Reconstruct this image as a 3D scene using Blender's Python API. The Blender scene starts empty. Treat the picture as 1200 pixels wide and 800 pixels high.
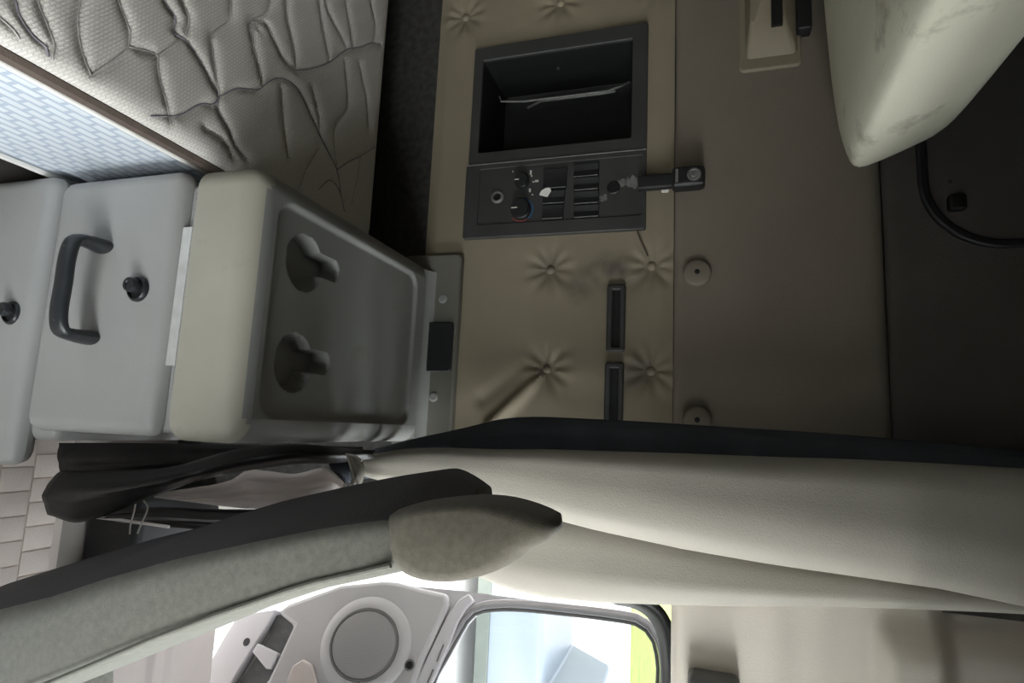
import bpy, bmesh, math, random
import numpy as np
from mathutils import Vector, Matrix
random.seed(4); rng = np.random.RandomState(4)
PI = math.pi
SC = bpy.context.scene
COL = SC.collection
FLOOR = 1.25                       # eye height above the cab floor; geometry below is written relative to the eye

# ---------------------------------------------------------------- camera frame (phone held sideways: image right = up)
F = 700.0
cy_ = np.array([220, 112, 700.]); cy_ /= np.linalg.norm(cy_)
cz_ = np.array([2227.3, 0, -700.]); cz_ /= np.linalg.norm(cz_)
cx_ = np.cross(cy_, cz_); cz_ = np.cross(cx_, cy_)
M3 = np.array([cx_, cy_, cz_])
def ray(px, py): return M3 @ np.array([px - 600, py - 400, F])
def onY(px, py, y): d = ray(px, py); return Vector(d * (y / d[1]))
def onZ(px, py, z): d = ray(px, py); return Vector(d * (z / d[2]))

# ---------------------------------------------------------------- materials
def mat(name, col, rough=.6, var=.08, vs=5, bump=0., bs=250, metal=0., spec=.5, col2=None, stain=None, stain_s=8, coords='Object', sheen=0, voro=None, stain_t=.60):
    m = bpy.data.materials.new(name); m.use_nodes = True
    nt = m.node_tree; N = nt.nodes; L = nt.links
    b = N['Principled BSDF']; b.inputs['Roughness'].default_value = rough; b.inputs['Metallic'].default_value = metal
    b.inputs['Specular IOR Level'].default_value = spec
    if sheen: b.inputs['Sheen Weight'].default_value = sheen
    tc = N.new('ShaderNodeTexCoord'); co = tc.outputs[coords]
    nz = N.new('ShaderNodeTexNoise'); nz.inputs['Scale'].default_value = vs; nz.inputs['Detail'].default_value = 6
    L.new(co, nz.inputs['Vector'])
    r = N.new('ShaderNodeValToRGB'); L.new(nz.outputs['Fac'], r.inputs['Fac'])
    c2 = col2 or tuple(min(1, c * (1 + var)) for c in col)
    r.color_ramp.elements[0].position = .3; r.color_ramp.elements[1].position = .7
    r.color_ramp.elements[0].color = (*[c * (1 - var) for c in col], 1); r.color_ramp.elements[1].color = (*c2, 1)
    out = r.outputs['Color']
    if stain:
        n2 = N.new('ShaderNodeTexNoise'); n2.inputs['Scale'].default_value = stain_s; n2.inputs['Detail'].default_value = 8; n2.inputs['Roughness'].default_value = .65
        L.new(co, n2.inputs['Vector'])
        r2 = N.new('ShaderNodeValToRGB'); r2.color_ramp.elements[0].position = stain_t; r2.color_ramp.elements[1].position = stain_t + .12
        r2.color_ramp.elements[0].color = (0, 0, 0, 1); r2.color_ramp.elements[1].color = (.7, .7, .7, 1)
        L.new(n2.outputs['Fac'], r2.inputs['Fac'])
        mx = N.new('ShaderNodeMix'); mx.data_type = 'RGBA'
        L.new(r2.outputs['Color'], mx.inputs[0]); L.new(out, mx.inputs[6]); mx.inputs[7].default_value = (*stain, 1)
        out = mx.outputs[2]
    L.new(out, b.inputs['Base Color'])
    if bump:
        if voro:
            n3 = N.new('ShaderNodeTexVoronoi'); n3.inputs['Scale'].default_value = bs; h = n3.outputs['Distance']
        else:
            n3 = N.new('ShaderNodeTexNoise'); n3.inputs['Scale'].default_value = bs; n3.inputs['Detail'].default_value = 3; h = n3.outputs['Fac']
        L.new(co, n3.inputs['Vector'])
        bp = N.new('ShaderNodeBump'); bp.inputs['Strength'].default_value = bump; bp.inputs['Distance'].default_value = .002
        L.new(h, bp.inputs['Height']); L.new(bp.outputs['Normal'], b.inputs['Normal'])
    return m
def glassmat(name, tint=(1, 1, 1)):
    m = bpy.data.materials.new(name); m.use_nodes = True
    nt = m.node_tree; N = nt.nodes; L = nt.links; N.clear()
    o = N.new('ShaderNodeOutputMaterial'); mx = N.new('ShaderNodeMixShader'); t = N.new('ShaderNodeBsdfTransparent'); g = N.new('ShaderNodeBsdfGlossy')
    t.inputs['Color'].default_value = (*tint, 1); g.inputs['Roughness'].default_value = .02
    fr = N.new('ShaderNodeFresnel'); fr.inputs['IOR'].default_value = 1.3
    L.new(fr.outputs[0], mx.inputs[0]); L.new(t.outputs[0], mx.inputs[1]); L.new(g.outputs[0], mx.inputs[2]); L.new(mx.outputs[0], o.inputs[0])
    return m
MT = {}
MT['wall'] = mat('tan_wall_vinyl', (.215, .184, .128), .62, .07, 4, .25, 500, spec=.35)
MT['wall2'] = mat('taupe_wall_cloth', (.178, .153, .121), .8, .08, 4, .35, 600, spec=.25)
MT['darkcloth'] = mat('dark_grey_cloth', (.085, .078, .070), .9, .12, 6, .4, 500, spec=.2)
MT['groove_shade'] = mat('quilt_groove_shade', (.42, .39, .37), .9, .1, 60)  # darker tone painting the shade of the plain quilting grooves
MT['blackplastic'] = mat('black_textured_plastic', (.010, .010, .011), .45, .25, 30, .3, 900)
MT['blackdeep'] = mat('black_void_plastic', (.003, .003, .0035), .6, .2, 20)
MT['panelgrey'] = mat('charcoal_panel_plastic', (.033, .033, .032), .5, .15, 20, .3, 900)
MT['strip'] = mat('black_trim_carpet', (.045, .043, .040), .9, .3, 60, .5, 700, spec=.2)
MT['cab'] = mat('grey_cabinet_plastic', (.335, .332, .318), .42, .05, 5, .25, 700, spec=.45)
MT['lid'] = mat('worn_grey_beige_plastic', (.36, .345, .285), .6, .06, 7, .2, 700, spec=.45, stain=(.26, .25, .20), stain_s=11)
MT['lidtop'] = mat('grey_lid_plastic', (.22, .22, .21), .42, .06, 7, .2, 700, spec=.45, stain=(.17, .165, .14), stain_s=13)
MT['plate'] = mat('dark_grey_plate_plastic', (.125, .12, .10), .55, .06, 7, .2, 700, spec=.4)  # one even grey, darker than the lid top
MT['handle'] = mat('black_handle_rubber', (.018, .02, .022), .35, .2, 40, .2, 600)
MT['metal'] = mat('bright_metal', (.7, .7, .7), .3, .08, 30, metal=1)
MT['hinge'] = mat('pale_hinge_metal', (.62, .62, .60), .35, .1, 60, metal=.3)
MT['matt_top'] = mat('grey_knit_ticking', (.72, .68, .62), .9, .06, 9, .4, 230, spec=.15, sheen=.1, voro=True, col2=(.74, .70, .66))
MT['stitch'] = mat('dark_stitching', (.26, .24, .28), .8, .2, 80)
MT['matt_side'] = None
MT['piping'] = mat('white_piping', (.72, .70, .66), .7, .06, 30, .3, 600)
MT['brown'] = mat('brown_welt_tape', (.10, .075, .06), .8, .15, 40, .4, 500)
MT['bunk'] = mat('worn_sage_vinyl', (.66, .645, .52), .6, .06, 5, .3, 260, spec=.3, stain=(.30, .275, .21), stain_s=10, stain_t=.565)
MT['curtain'] = mat('beige_grey_curtain_vinyl', (.36, .335, .285), .6, .05, 6, .3, 420, spec=.3)
MT['lining'] = mat('dark_blue_lining', (.065, .072, .085), .8, .15, 12, .3, 500, spec=.25)
MT['hem'] = mat('black_vinyl_hem', (.022, .021, .021), .38, .2, 12, .3, 300)
MT['white'] = mat('white_backing_cloth', (.92, .88, .86), .9, .05, 20, .5, 300, stain=(.35, .22, .19), stain_s=14)
def translucent(m, w):
    nt = m.node_tree; N = nt.nodes; L = nt.links; o = N['Material Output']; b = N['Principled BSDF']
    t = N.new('ShaderNodeBsdfTranslucent'); t.inputs['Color'].default_value = (.9, .86, .84, 1); mx = N.new('ShaderNodeMixShader'); mx.inputs[0].default_value = w
    L.new(b.outputs[0], mx.inputs[1]); L.new(t.outputs[0], mx.inputs[2]); L.new(mx.outputs[0], o.inputs[0])
translucent(MT['white'], .6)
def smudge(m, spots, col):
    nt = m.node_tree; N = nt.nodes; L = nt.links; b = N['Principled BSDF']; src = b.inputs['Base Color'].links[0].from_socket
    g = N.new('ShaderNodeNewGeometry'); nz = N.new('ShaderNodeTexNoise'); nz.inputs['Scale'].default_value = 22; nz.inputs['Detail'].default_value = 5; L.new(g.outputs['Position'], nz.inputs['Vector'])
    tot = None
    for (x, z, rx, rz, a) in spots:
        mp = N.new('ShaderNodeMapping'); mp.vector_type = 'POINT'; mp.inputs['Scale'].default_value = (1 / rx, 0, 1 / rz); mp.inputs['Location'].default_value = (-x / rx, 0, -(z + FLOOR) / rz)
        L.new(g.outputs['Position'], mp.inputs['Vector']); ln = N.new('ShaderNodeVectorMath'); ln.operation = 'LENGTH'; L.new(mp.outputs[0], ln.inputs[0])
        mr = N.new('ShaderNodeMapRange'); mr.interpolation_type = 'SMOOTHSTEP'; mr.inputs[1].default_value = 1; mr.inputs[2].default_value = .1; mr.inputs[3].default_value = 0; mr.inputs[4].default_value = a
        L.new(ln.outputs['Value'], mr.inputs[0])
        if tot is None: tot = mr.outputs[0]
        else:
            ad = N.new('ShaderNodeMath'); ad.operation = 'MAXIMUM'; L.new(tot, ad.inputs[0]); L.new(mr.outputs[0], ad.inputs[1]); tot = ad.outputs[0]
    r = N.new('ShaderNodeMapRange'); r.inputs[1].default_value = .35; r.inputs[2].default_value = .62; L.new(nz.outputs['Fac'], r.inputs[0])
    mu = N.new('ShaderNodeMath'); mu.operation = 'MULTIPLY'; L.new(tot, mu.inputs[0]); L.new(r.outputs[0], mu.inputs[1])
    mx = N.new('ShaderNodeMix'); mx.data_type = 'RGBA'; L.new(mu.outputs[0], mx.inputs[0]); L.new(src, mx.inputs[6]); mx.inputs[7].default_value = (*col, 1); L.new(mx.outputs[2], b.inputs['Base Color'])
smudge(MT['wall'], [(-.33, -.17, .06, .11, .8), (-.30, -.24, .05, .05, .6), (-.345, -.31, .05, .05, .5), (-.12, -.12, .07, .06, .6), (-.12, -.31, .06, .04, .45)], (.07, .062, .054))
MT['seat'] = mat('grey_olive_seat_cloth', (.155, .152, .128), .95, .14, 140, .45, 1400, spec=.15, sheen=.25)
MT['seatback'] = mat('charcoal_seat_back', (.062, .058, .060), .7, .12, 10, .3, 400)
MT['headrest'] = mat('brown_grey_headrest_cloth', (.135, .122, .094), .95, .14, 150, .45, 1400, spec=.15, sheen=.25)
MT['door'] = mat('pale_grey_door_plastic', (.35, .337, .338), .5, .04, 5, .25, 600)
MT['doorlight'] = mat('light_grey_door_trim', (.47, .455, .475), .45, .04, 6, .2, 500)
MT['doordark'] = mat('dark_grey_door_pocket', (.085, .085, .09), .8, .2, 40, .4, 500)
MT['grille'] = None
MT['seal'] = mat('grey_rubber_seal', (.19, .185, .19), .6, .1, 20)
MT['sealdark'] = mat('dark_rubber_seal', (.10, .10, .098), .55, .15, 20)
MT['header'] = mat('beige_header_trim', (.78, .72, .63), .65, .05, 5, .25, 500, spec=.3)
MT['greytrim'] = mat('blue_grey_header_trim', (.40, .40, .41), .6, .05, 5, .25, 500, spec=.3)
MT['sill'] = mat('pinkish_sill_trim', (.44, .385, .36), .6, .05, 8, .2, 400)
MT['ceil'] = mat('grey_headliner', (.10, .095, .09), .9, .1, 8, .4, 400, spec=.15)
MT['shell'] = mat('dark_cab_shell', (.07, .065, .06), .8, .1, 6)
MT['floor'] = mat('grey_beige_floor', (.34, .31, .28), .8, .1, 10)
MT['matrub'] = mat('beige_rubber_mat', (.66, .58, .52), .75, .06, 8, .3, 300)
MT['blue'] = mat('blue_mark', (.03, .10, .22), .5)
MT['red'] = mat('red_mark', (.22, .05, .04), .5)
MT['paint'] = mat('white_marking', (.55, .53, .48), .6)
MT['silverwear'] = mat('bare_worn_metal', (.17, .17, .16), .5, .25, 80, metal=.3)
MT['glass'] = glassmat('clear_window_glass', (.97, .99, 1)); MT['tint'] = glassmat('tinted_door_glass', (.78, .795, .81))
MT['concrete'] = mat('pale_concrete', (.58, .57, .54), .9, .05, .6, .4, 40)
MT['grass'] = mat('bright_grass', (.19, .25, .04), .9, .2, 1.2, .5, 30)
MT['carblue'] = mat('pale_blue_car_paint', (.20, .235, .265), .35, .03, 3)
MT['carglass'] = mat('car_window', (.10, .13, .14), .1, .1, 3)
MT['cartrim'] = mat('grey_green_car_trim', (.10, .115, .10), .6, .1, 5)
MT['tyre'] = mat('tyre_rubber', (.03, .03, .03), .8, .1, 10)

def brickmat(name, col, mortar, scale, rough=.9, bump=.6, msize=.03, swap=False):
    m = bpy.data.materials.new(name); m.use_nodes = True
    nt = m.node_tree; N = nt.nodes; L = nt.links; b = N['Principled BSDF']; b.inputs['Roughness'].default_value = rough
    tc = N.new('ShaderNodeTexCoord'); mp = N.new('ShaderNodeMapping'); L.new(tc.outputs['Object'], mp.inputs['Vector'])
    if swap: mp.inputs['Rotation'].default_value = swap
    br = N.new('ShaderNodeTexBrick'); br.inputs['Scale'].default_value = scale
    br.inputs['Color1'].default_value = (*col, 1); br.inputs['Color2'].default_value = (*[c * .93 for c in col], 1); br.inputs['Mortar'].default_value = (*mortar, 1)
    br.inputs['Mortar Size'].default_value = msize; br.inputs['Mortar Smooth'].default_value = .3
    L.new(mp.outputs['Vector'], br.inputs['Vector'])
    L.new(br.outputs['Color'], b.inputs['Base Color'])
    bp = N.new('ShaderNodeBump'); bp.inputs['Strength'].default_value = bump; bp.inputs['Distance'].default_value = .002; bp.invert = True
    L.new(br.outputs['Fac'], bp.inputs['Height']); L.new(bp.outputs['Normal'], b.inputs['Normal'])
    return m
MT['matt_side'] = brickmat('blue_white_border_weave', (.62, .66, .69), (.40, .45, .53), 15, .9, .4, .05, (0, math.radians(90), math.radians(90)))
MT['matt_top'] = brickmat('grey_knit_ticking', (.70, .665, .61), (.56, .53, .49), 62, .95, .55, .07, (0, 0, math.radians(38)))
def dotmat(name, col, dark, scale):
    m = bpy.data.materials.new(name); m.use_nodes = True
    nt = m.node_tree; N = nt.nodes; L = nt.links; b = N['Principled BSDF']; b.inputs['Roughness'].default_value = .7
    tc = N.new('ShaderNodeTexCoord'); v = N.new('ShaderNodeTexVoronoi'); v.inputs['Scale'].default_value = scale; v.inputs['Randomness'].default_value = .15
    L.new(tc.outputs['Object'], v.inputs['Vector'])
    r = N.new('ShaderNodeValToRGB'); r.color_ramp.elements[0].position = .2; r.color_ramp.elements[1].position = .4
    r.color_ramp.elements[0].color = (*dark, 1); r.color_ramp.elements[1].color = (*col, 1)
    L.new(v.outputs['Distance'], r.inputs['Fac']); L.new(r.outputs['Color'], b.inputs['Base Color'])
    return m
MT['grille'] = dotmat('perforated_grey_speaker_mesh', (.22, .21, .21), (.17, .16, .16), 420)

# ---------------------------------------------------------------- object helpers
def empty(name, loc, label=None, cat=None, group=None):
    o = bpy.data.objects.new(name, None); COL.objects.link(o); o.location = Vector(loc); o.empty_display_size = .05
    if label: o['label'] = label; o['category'] = cat
    if group: o['group'] = group
    return o
def root_loc(p):
    v = Vector((0, 0, 0))
    while p is not None: v += p.location; p = p.parent
    return v
def obj(name, bm, m, parent=None, smooth=40, bevel=0, seg=2, sub=0, solid=0, at=None):
    bmesh.ops.recalc_face_normals(bm, faces=bm.faces)
    if parent is not None:
        off = root_loc(parent)
    else:
        if at is None:
            xs = [v.co for v in bm.verts]
            lo = Vector([min(c[i] for c in xs) for i in range(3)]); hi = Vector([max(c[i] for c in xs) for i in range(3)])
            at = Vector(((lo.x + hi.x) / 2, (lo.y + hi.y) / 2, lo.z))
        off = Vector(at)
    bmesh.ops.translate(bm, verts=bm.verts, vec=-off)
    me = bpy.data.meshes.new(name); bm.to_mesh(me); bm.free()
    o = bpy.data.objects.new(name, me); COL.objects.link(o)
    ms = m if isinstance(m, (list, tuple)) else [m]
    for x in ms: me.materials.append(x)
    if parent is not None: o.parent = parent
    else: o.location = off
    if smooth:
        for p in me.polygons: p.use_smooth = True
        if hasattr(me, 'set_sharp_from_angle'): me.set_sharp_from_angle(angle=math.radians(smooth))
    if solid: s = o.modifiers.new('solid', 'SOLIDIFY'); s.thickness = solid; s.offset = 0
    if bevel:
        b = o.modifiers.new('bevel', 'BEVEL'); b.width = bevel; b.segments = seg; b.limit_method = 'ANGLE'; b.angle_limit = math.radians(35)
    if sub:
        s = o.modifiers.new('sub', 'SUBSURF'); s.levels = sub; s.render_levels = sub
    return o
def tag(o, label, cat, group=None):
    o['label'] = label; o['category'] = cat
    if group: o['group'] = group
    return o
def struct(o): o['kind'] = 'structure'; return o
def B(): return bmesh.new()
def box(bm, x0, x1, y0, y1, z0, z1, mi=0):
    vs = [bm.verts.new((x, y, z)) for x in (x0, x1) for y in (y0, y1) for z in (z0, z1)]
    fs = []
    for f in ((0, 1, 3, 2), (4, 6, 7, 5), (0, 4, 5, 1), (2, 3, 7, 6), (0, 2, 6, 4), (1, 5, 7, 3)):
        q = bm.faces.new([vs[i] for i in f]); q.material_index = mi; fs.append(q)
    return fs
def rbox(bm, x0, x1, y0, y1, z0, z1, r, seg=4, skip=None):
    t = bmesh.new(); box(t, x0, x1, y0, y1, z0, z1)
    es = [e for e in t.edges if not (skip and all(skip(v.co) for v in e.verts))]
    bmesh.ops.bevel(t, geom=es, offset=r, segments=seg, profile=.5, affect='EDGES')
    me = bpy.data.meshes.new('t'); t.to_mesh(me); t.free(); bm.from_mesh(me); bpy.data.meshes.remove(me)
def loft(bm, rings, cap0=True, cap1=True, closed=True):
    R = [[bm.verts.new(p) for p in r] for r in rings]; n = len(R[0])
    for a, b in zip(R[:-1], R[1:]):
        for i in range(n if closed else n - 1):
            j = (i + 1) % n; bm.faces.new((a[i], a[j], b[j], b[i]))
    if cap0 and closed: bm.faces.new(R[0][::-1])
    if cap1 and closed: bm.faces.new(R[-1])
    return R
def tube(bm, pts, r, n=10, flat=None, up=None):
    pts = [Vector(p) for p in pts]; rings = []
    rr = r if isinstance(r, (list, tuple)) else [r] * len(pts)
    u = None
    for i, p in enumerate(pts):
        t = (pts[min(i + 1, len(pts) - 1)] - pts[max(i - 1, 0)]).normalized()
        if u is None:
            a = Vector(up) if up else (Vector((0, 0, 1)) if abs(t.z) < .9 else Vector((1, 0, 0)))
            u = (a - t * a.dot(t)).normalized()
        else:
            u = (u - t * u.dot(t)).normalized()
        w = t.cross(u); k = flat or 1
        rings.append([p + u * (rr[i] * math.cos(2 * PI * q / n)) + w * (rr[i] * k * math.sin(2 * PI * q / n)) for q in range(n)])
    loft(bm, rings)
def rev(bm, c, axis, prof, n=28):
    """surface of revolution: prof = [(r, h)...] along axis from c"""
    a = Vector(axis).normalized(); u = a.orthogonal().normalized(); w = a.cross(u)
    rings = [[Vector(c) + a * h + (u * math.cos(2 * PI * k / n) + w * math.sin(2 * PI * k / n)) * max(r, 1e-4) for k in range(n)] for r, h in prof]
    loft(bm, rings)
def rrect(x0, x1, y0, y1, r, n=6):
    r = min(r, (x1 - x0) / 2 - 1e-4, (y1 - y0) / 2 - 1e-4); P = []
    for cx, cy, a in ((x1 - r, y1 - r, 0), (x0 + r, y1 - r, 90), (x0 + r, y0 + r, 180), (x1 - r, y0 + r, 270)):
        for k in range(n + 1):
            t = math.radians(a + 90 * k / n); P.append((cx + r * math.cos(t), cy + r * math.sin(t)))
    return P
def prism(bm, pts, mp, w0, w1):
    loft(bm, [[mp(u, v, w0) for u, v in pts], [mp(u, v, w1) for u, v in pts]])
def ringplate(bm, outer, inner, mp, w0, w1):
    a = [bm.verts.new(mp(u, v, w0)) for u, v in outer]; b = [bm.verts.new(mp(u, v, w0)) for u, v in inner]
    c = [bm.verts.new(mp(u, v, w1)) for u, v in outer]; d = [bm.verts.new(mp(u, v, w1)) for u, v in inner]
    n = len(a)
    for i in range(n):
        j = (i + 1) % n
        bm.faces.new((a[i], a[j], b[j], b[i])); bm.faces.new((c[i], d[i], d[j], c[j]))
        bm.faces.new((a[i], c[i], c[j], a[j])); bm.faces.new((b[i], b[j], d[j], d[i]))
def hfield(bm, us, vs, H, mp, skip=None):
    V = [[bm.verts.new(mp(u, v, H[i][j])) for j, v in enumerate(vs)] for i, u in enumerate(us)]
    for i in range(len(us) - 1):
        for j in range(len(vs) - 1):
            if skip and skip((us[i] + us[i + 1]) / 2, (vs[j] + vs[j + 1]) / 2): continue
            bm.faces.new((V[i][j], V[i + 1][j], V[i + 1][j + 1], V[i][j + 1]))
def resample(pts, n):
    P = np.array([list(p) for p in pts], float); d = np.r_[0, np.cumsum(np.linalg.norm(np.diff(P, axis=0), axis=1))]
    # smooth (Catmull-Rom like) by cubic hermite on the chord parameter
    T = np.zeros_like(P)
    for i in range(len(P)):
        a, b = max(i - 1, 0), min(i + 1, len(P) - 1); T[i] = (P[b] - P[a]) / max(d[b] - d[a], 1e-9)
    out = []
    for s in np.linspace(0, d[-1], n):
        i = min(np.searchsorted(d, s, side='right') - 1, len(P) - 2); h = d[i + 1] - d[i]; t = (s - d[i]) / max(h, 1e-9)
        out.append((2*t**3-3*t**2+1)*P[i] + (t**3-2*t**2+t)*h*T[i] + (-2*t**3+3*t**2)*P[i+1] + (t**3-t**2)*h*T[i+1])
    return [Vector(o) for o in out]
def patch(bm, rows, n, m, fold=0., nf=3, seed=0, bulge=0.):
    """cloth sheet through several polylines (rows of 3-D points)"""
    R = [resample(r, n) for r in rows]
    cols = [resample([R[k][i] for k in range(len(R))], m) for i in range(n)]
    r2 = random.Random(seed); ph = [r2.uniform(0, 6.28) for _ in range(6)]
    V = []
    for i in range(n):
        a = []
        for j in range(m):
            s, t = i / (n - 1), j / (m - 1)
            e = math.sin(PI * t)
            d = fold * (math.sin(nf * 2 * PI * t + ph[0] + 2.2 * s) * .6 + math.sin(nf * 3.7 * t * PI + ph[1] - 3 * s) * .4) + bulge * e
            a.append(bm.verts.new(cols[i][j] + Vector((0, -d, 0))))
        V.append(a)
    for i in range(n - 1):
        for j in range(m - 1):
            bm.faces.new((V[i][j], V[i + 1][j], V[i + 1][j + 1], V[i][j + 1]))
def sstep(x): x = np.clip(x, 0, 1); return x * x * (3 - 2 * x)
WY = 1.2                                               # the sleeper side wall
wmap = lambda u, v, w: Vector((u, WY - w, v))          # wall plane: u along the cab, v up, w out into the cab

# ================================================================ THE SETTING
b = B(); box(b, -1.55, 1.75, -1.35, 1.25, -1.33, -1.25); o = struct(obj('floor', b, MT['floor']))
b = B()
box(b, -1.45, .27, 1.37, 1.42, -1.33, 1.15)            # behind the sleeper panels
box(b, .27, 1.75, 1.25, 1.30, -.035, 1.15)             # over the door
box(b, 1.08, 1.75, 1.22, 1.30, -1.33, -.035)           # ahead of the door
wl = struct(obj('wall_left', b, MT['shell']))
b = B(); box(b, -1.45, -1.38, -1.35, 1.42, -1.33, 1.15); struct(obj('wall_back', b, MT['shell']))
b = B(); box(b, -1.45, .45, -1.35, 1.42, 1.08, 1.15); box(b, .45, 1.80, 1.12, 1.42, .58, .64); box(b, .50, 1.80, -1.35, .80, .27, .64); box(b, .5, 1.80, .80, 1.12, .58, .64); box(b, .40, .50, -1.35, 1.42, .58, 1.15); struct(obj('ceiling', b, MT['ceil']))  # low front box is an unseen console added to shade the upper wall
b = B()
box(b, -1.45, .35, -1.35, -1.30, -1.33, 1.15); box(b, .35, .75, -1.35, -1.30, -1.33, .64); box(b, .75, 1.5, -1.35, -1.30, -1.33, -.55); box(b, .75, 1.5, -1.35, -1.30, 0, .64); box(b, 1.5, 1.75, -1.35, -1.30, -1.33, .64)
wr = struct(obj('wall_right', b, MT['shell']))
b = B()
box(b, 1.75, 1.82, -1.35, 1.42, -1.33, -.45); box(b, 1.75, 1.82, -1.35, .80, .27, .64); box(b, 1.75, 1.82, .80, 1.42, .42, .64); box(b, 1.75, 1.82, -1.35, -1.2, -.45, .27); box(b, 1.75, 1.82, 1.2, 1.42, -.45, .42)
struct(obj('wall_front', b, MT['shell']))
b = B(); box(b, 1.78, 1.788, -1.2, .8, -.45, .27); box(b, 1.78, 1.788, .8, 1.2, -.45, .42); struct(obj('window_1', b, MT['glass']))
b = B(); box(b, .75, 1.5, -1.33, -1.322, -.55, 0); struct(obj('window_2', b, MT['glass']))

# --- the panels of the sleeper side wall (children of the wall)
PX0, PX1, PZ0, PZ1 = -.872, -.412, -.500, -.105       # opening area of pocket + control panel
btn = [(X, Z) for X in (-.125, -.339, -.552, -.766, -.968) for Z in (-.304, -.093)] + [(-.972, -.537)]
btn = [q for q in btn if not (PX0 - .03 < q[0] < PX1 + .03 and PZ0 - .03 < q[1] < PZ1 + .03)]
allb = btn + [(-1.18, -.304), (-1.18, -.093), (.09, -.304), (.09, -.093)]
us = np.linspace(-1.38, .265, 330); vs = np.linspace(-.60, -.050, 120)
U, V = np.meshgrid(us, vs, indexing='ij'); H = np.zeros_like(U)
for k, (bx, bz) in enumerate(allb):
    dx, dz = U - bx, V - bz; r = np.hypot(dx, dz); th = np.arctan2(dz, dx)
    H -= .009 * np.exp(-(r / .030) ** 2)
    H += .0022 * np.cos(9 * th + k) * np.exp(-((r - .030) / .022) ** 2) + .001 * np.cos(4 * th + 2 * k) * np.exp(-((r - .055) / .03) ** 2)
edge = np.minimum(np.minimum(V + .60, -.050 - V), 9)
H += .004 * sstep(edge / .03) - .002
def ridge(a, c, wdt, amp):
    a = np.array(a); c = np.array(c); d = c - a; L2 = d @ d
    t = np.clip(((U - a[0]) * d[0] + (V - a[1]) * d[1]) / L2, 0, 1)
    q = np.hypot(U - a[0] - t * d[0], V - a[1] - t * d[1])
    return amp * np.exp(-(q / wdt) ** 2) * (.35 + .65 * (1 - t))
H += ridge((-.005, -.42), (-.11, -.315), .013, .020) + ridge((-.06, -.44), (-.15, -.33), .016, -.007)
H += ridge((-.30, -.20), (-.335, -.25), .02, .006) + ridge((-.30, -.20), (-.30, -.12), .022, -.007)
b = B(); hfield(b, us, vs, H, wmap, lambda u, v: PX0 + .015 < u < PX1 - .015 and PZ0 + .015 < v < PZ1 - .015)
tp = obj('tufted_panel', b, MT['wall'], wl); tp['label'] = 'tan tufted panel of the side wall with covered buttons'
for bx, bz in btn:
    b = B(); rev(b, (bx, WY + .010, bz), (0, -1, 0), [(.0, 0), (.009, .001), (.010, .004), (.007, .008), (.003, .0095), (0, .0098)], 18)
    obj('button', b, MT['wall'], tp)
def pillow(name, z0, z1, m, x0=-1.38, x1=.265, bulge=.010, r=.02, mapx=None):
    us = np.linspace(x0, x1, 60); vs = np.r_[z0, z0 + r * np.array([.1, .3, .6, 1]), np.linspace(z0 + r * 1.6, z1 - r * 1.6, 18), z1 - r * np.array([1, .6, .3, .1]), z1]
    U, V = np.meshgrid(us, vs, indexing='ij'); e = np.minimum(V - z0, z1 - V)
    H = -.012 + .014 * np.sqrt(np.clip(1 - (1 - np.clip(e / r, 0, 1)) ** 2, 0, 1)) + bulge * np.sin(PI * (V - z0) / (z1 - z0)) * .6
    b = B(); hfield(b, us, vs, H, wmap)
    return obj(name, b, m, wl)
pillow('smooth_panel', -.0492, .321, MT['wall2'], bulge=.006)
pillow('upper_panel', .323, 1.08, MT['darkcloth'], bulge=.004)
b = B(); box(b, -1.38, .265, WY + .004, WY + .03, -1.33, -.592); obj('kick_panel', b, MT['strip'], wl, bevel=.003)['label'] = 'black strip along the foot of the side wall'
# trim at the rear door post behind the curtain
b = B(); rbox(b, .17, .232, 1.20, 1.38, -1.2, -.05, .02); obj('post_trim', b, MT['header'], wl)

b = B(); rbox(b, .17, .425, .985, 1.23, -1.25, -1.10, .02); obj('post_foot', b, MT['blackplastic'], wl)
# --- header trim over the door
def trim_header():
    b = B()
    us = np.linspace(.15, 1.70, 120); vs = np.linspace(-.048, .60, 110)
    U, V = np.meshgrid(us, vs, indexing='ij')
    # rounded lower edge, one soft channel and a step forward towards the roof
    H = .03 * np.sqrt(np.clip(1 - (1 - np.clip((V + .048) / .018, 0, 1)) ** 2, 0, 1))
    bump = sstep((U - .27) / .06)
    H += .035 * sstep((V - .262) / .03) * bump - .055 * sstep((V - .345) / .05) * sstep((U - .20) / .05)
    H += .006 * np.exp(-((V - .12) / .03) ** 2) + .004 * np.exp(-((V - .19) / .02) ** 2) - .005 * np.exp(-((V - .155) / .03) ** 2)
    hfield(b, us, vs, H, lambda u, v, w: Vector((u, 1.19 - w, v)))
    o = struct(obj('trim_1', b, MT['header'], solid=.004)); return o
trim_header()
b = B()
pth = [onY(718, 700, 1.24), onY(746, 706, 1.24), onY(765, 719, 1.24), onY(776, 740, 1.24), onY(781, 768, 1.24), onY(783, 800, 1.24)]
pth = resample(pth, 24); e = pth[-1]; pth += [Vector((x, e.y, e.z + .004)) for x in (.6, .8, 1.0, 1.07)]
p0 = pth[0]; pth = [Vector((p0.x - .07, p0.y, p0.z - .035)), Vector((p0.x - .03, p0.y, p0.z - .012))] + pth
tube(b, pth, .013, 10); o = struct(obj('trim_2', b, MT['sealdark']))
b = B(); tube(b, [p + Vector((-.012, -.018, .014)) for p in pth], .008, 8); obj('seal_lip', b, MT['blackplastic'], o)
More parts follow.
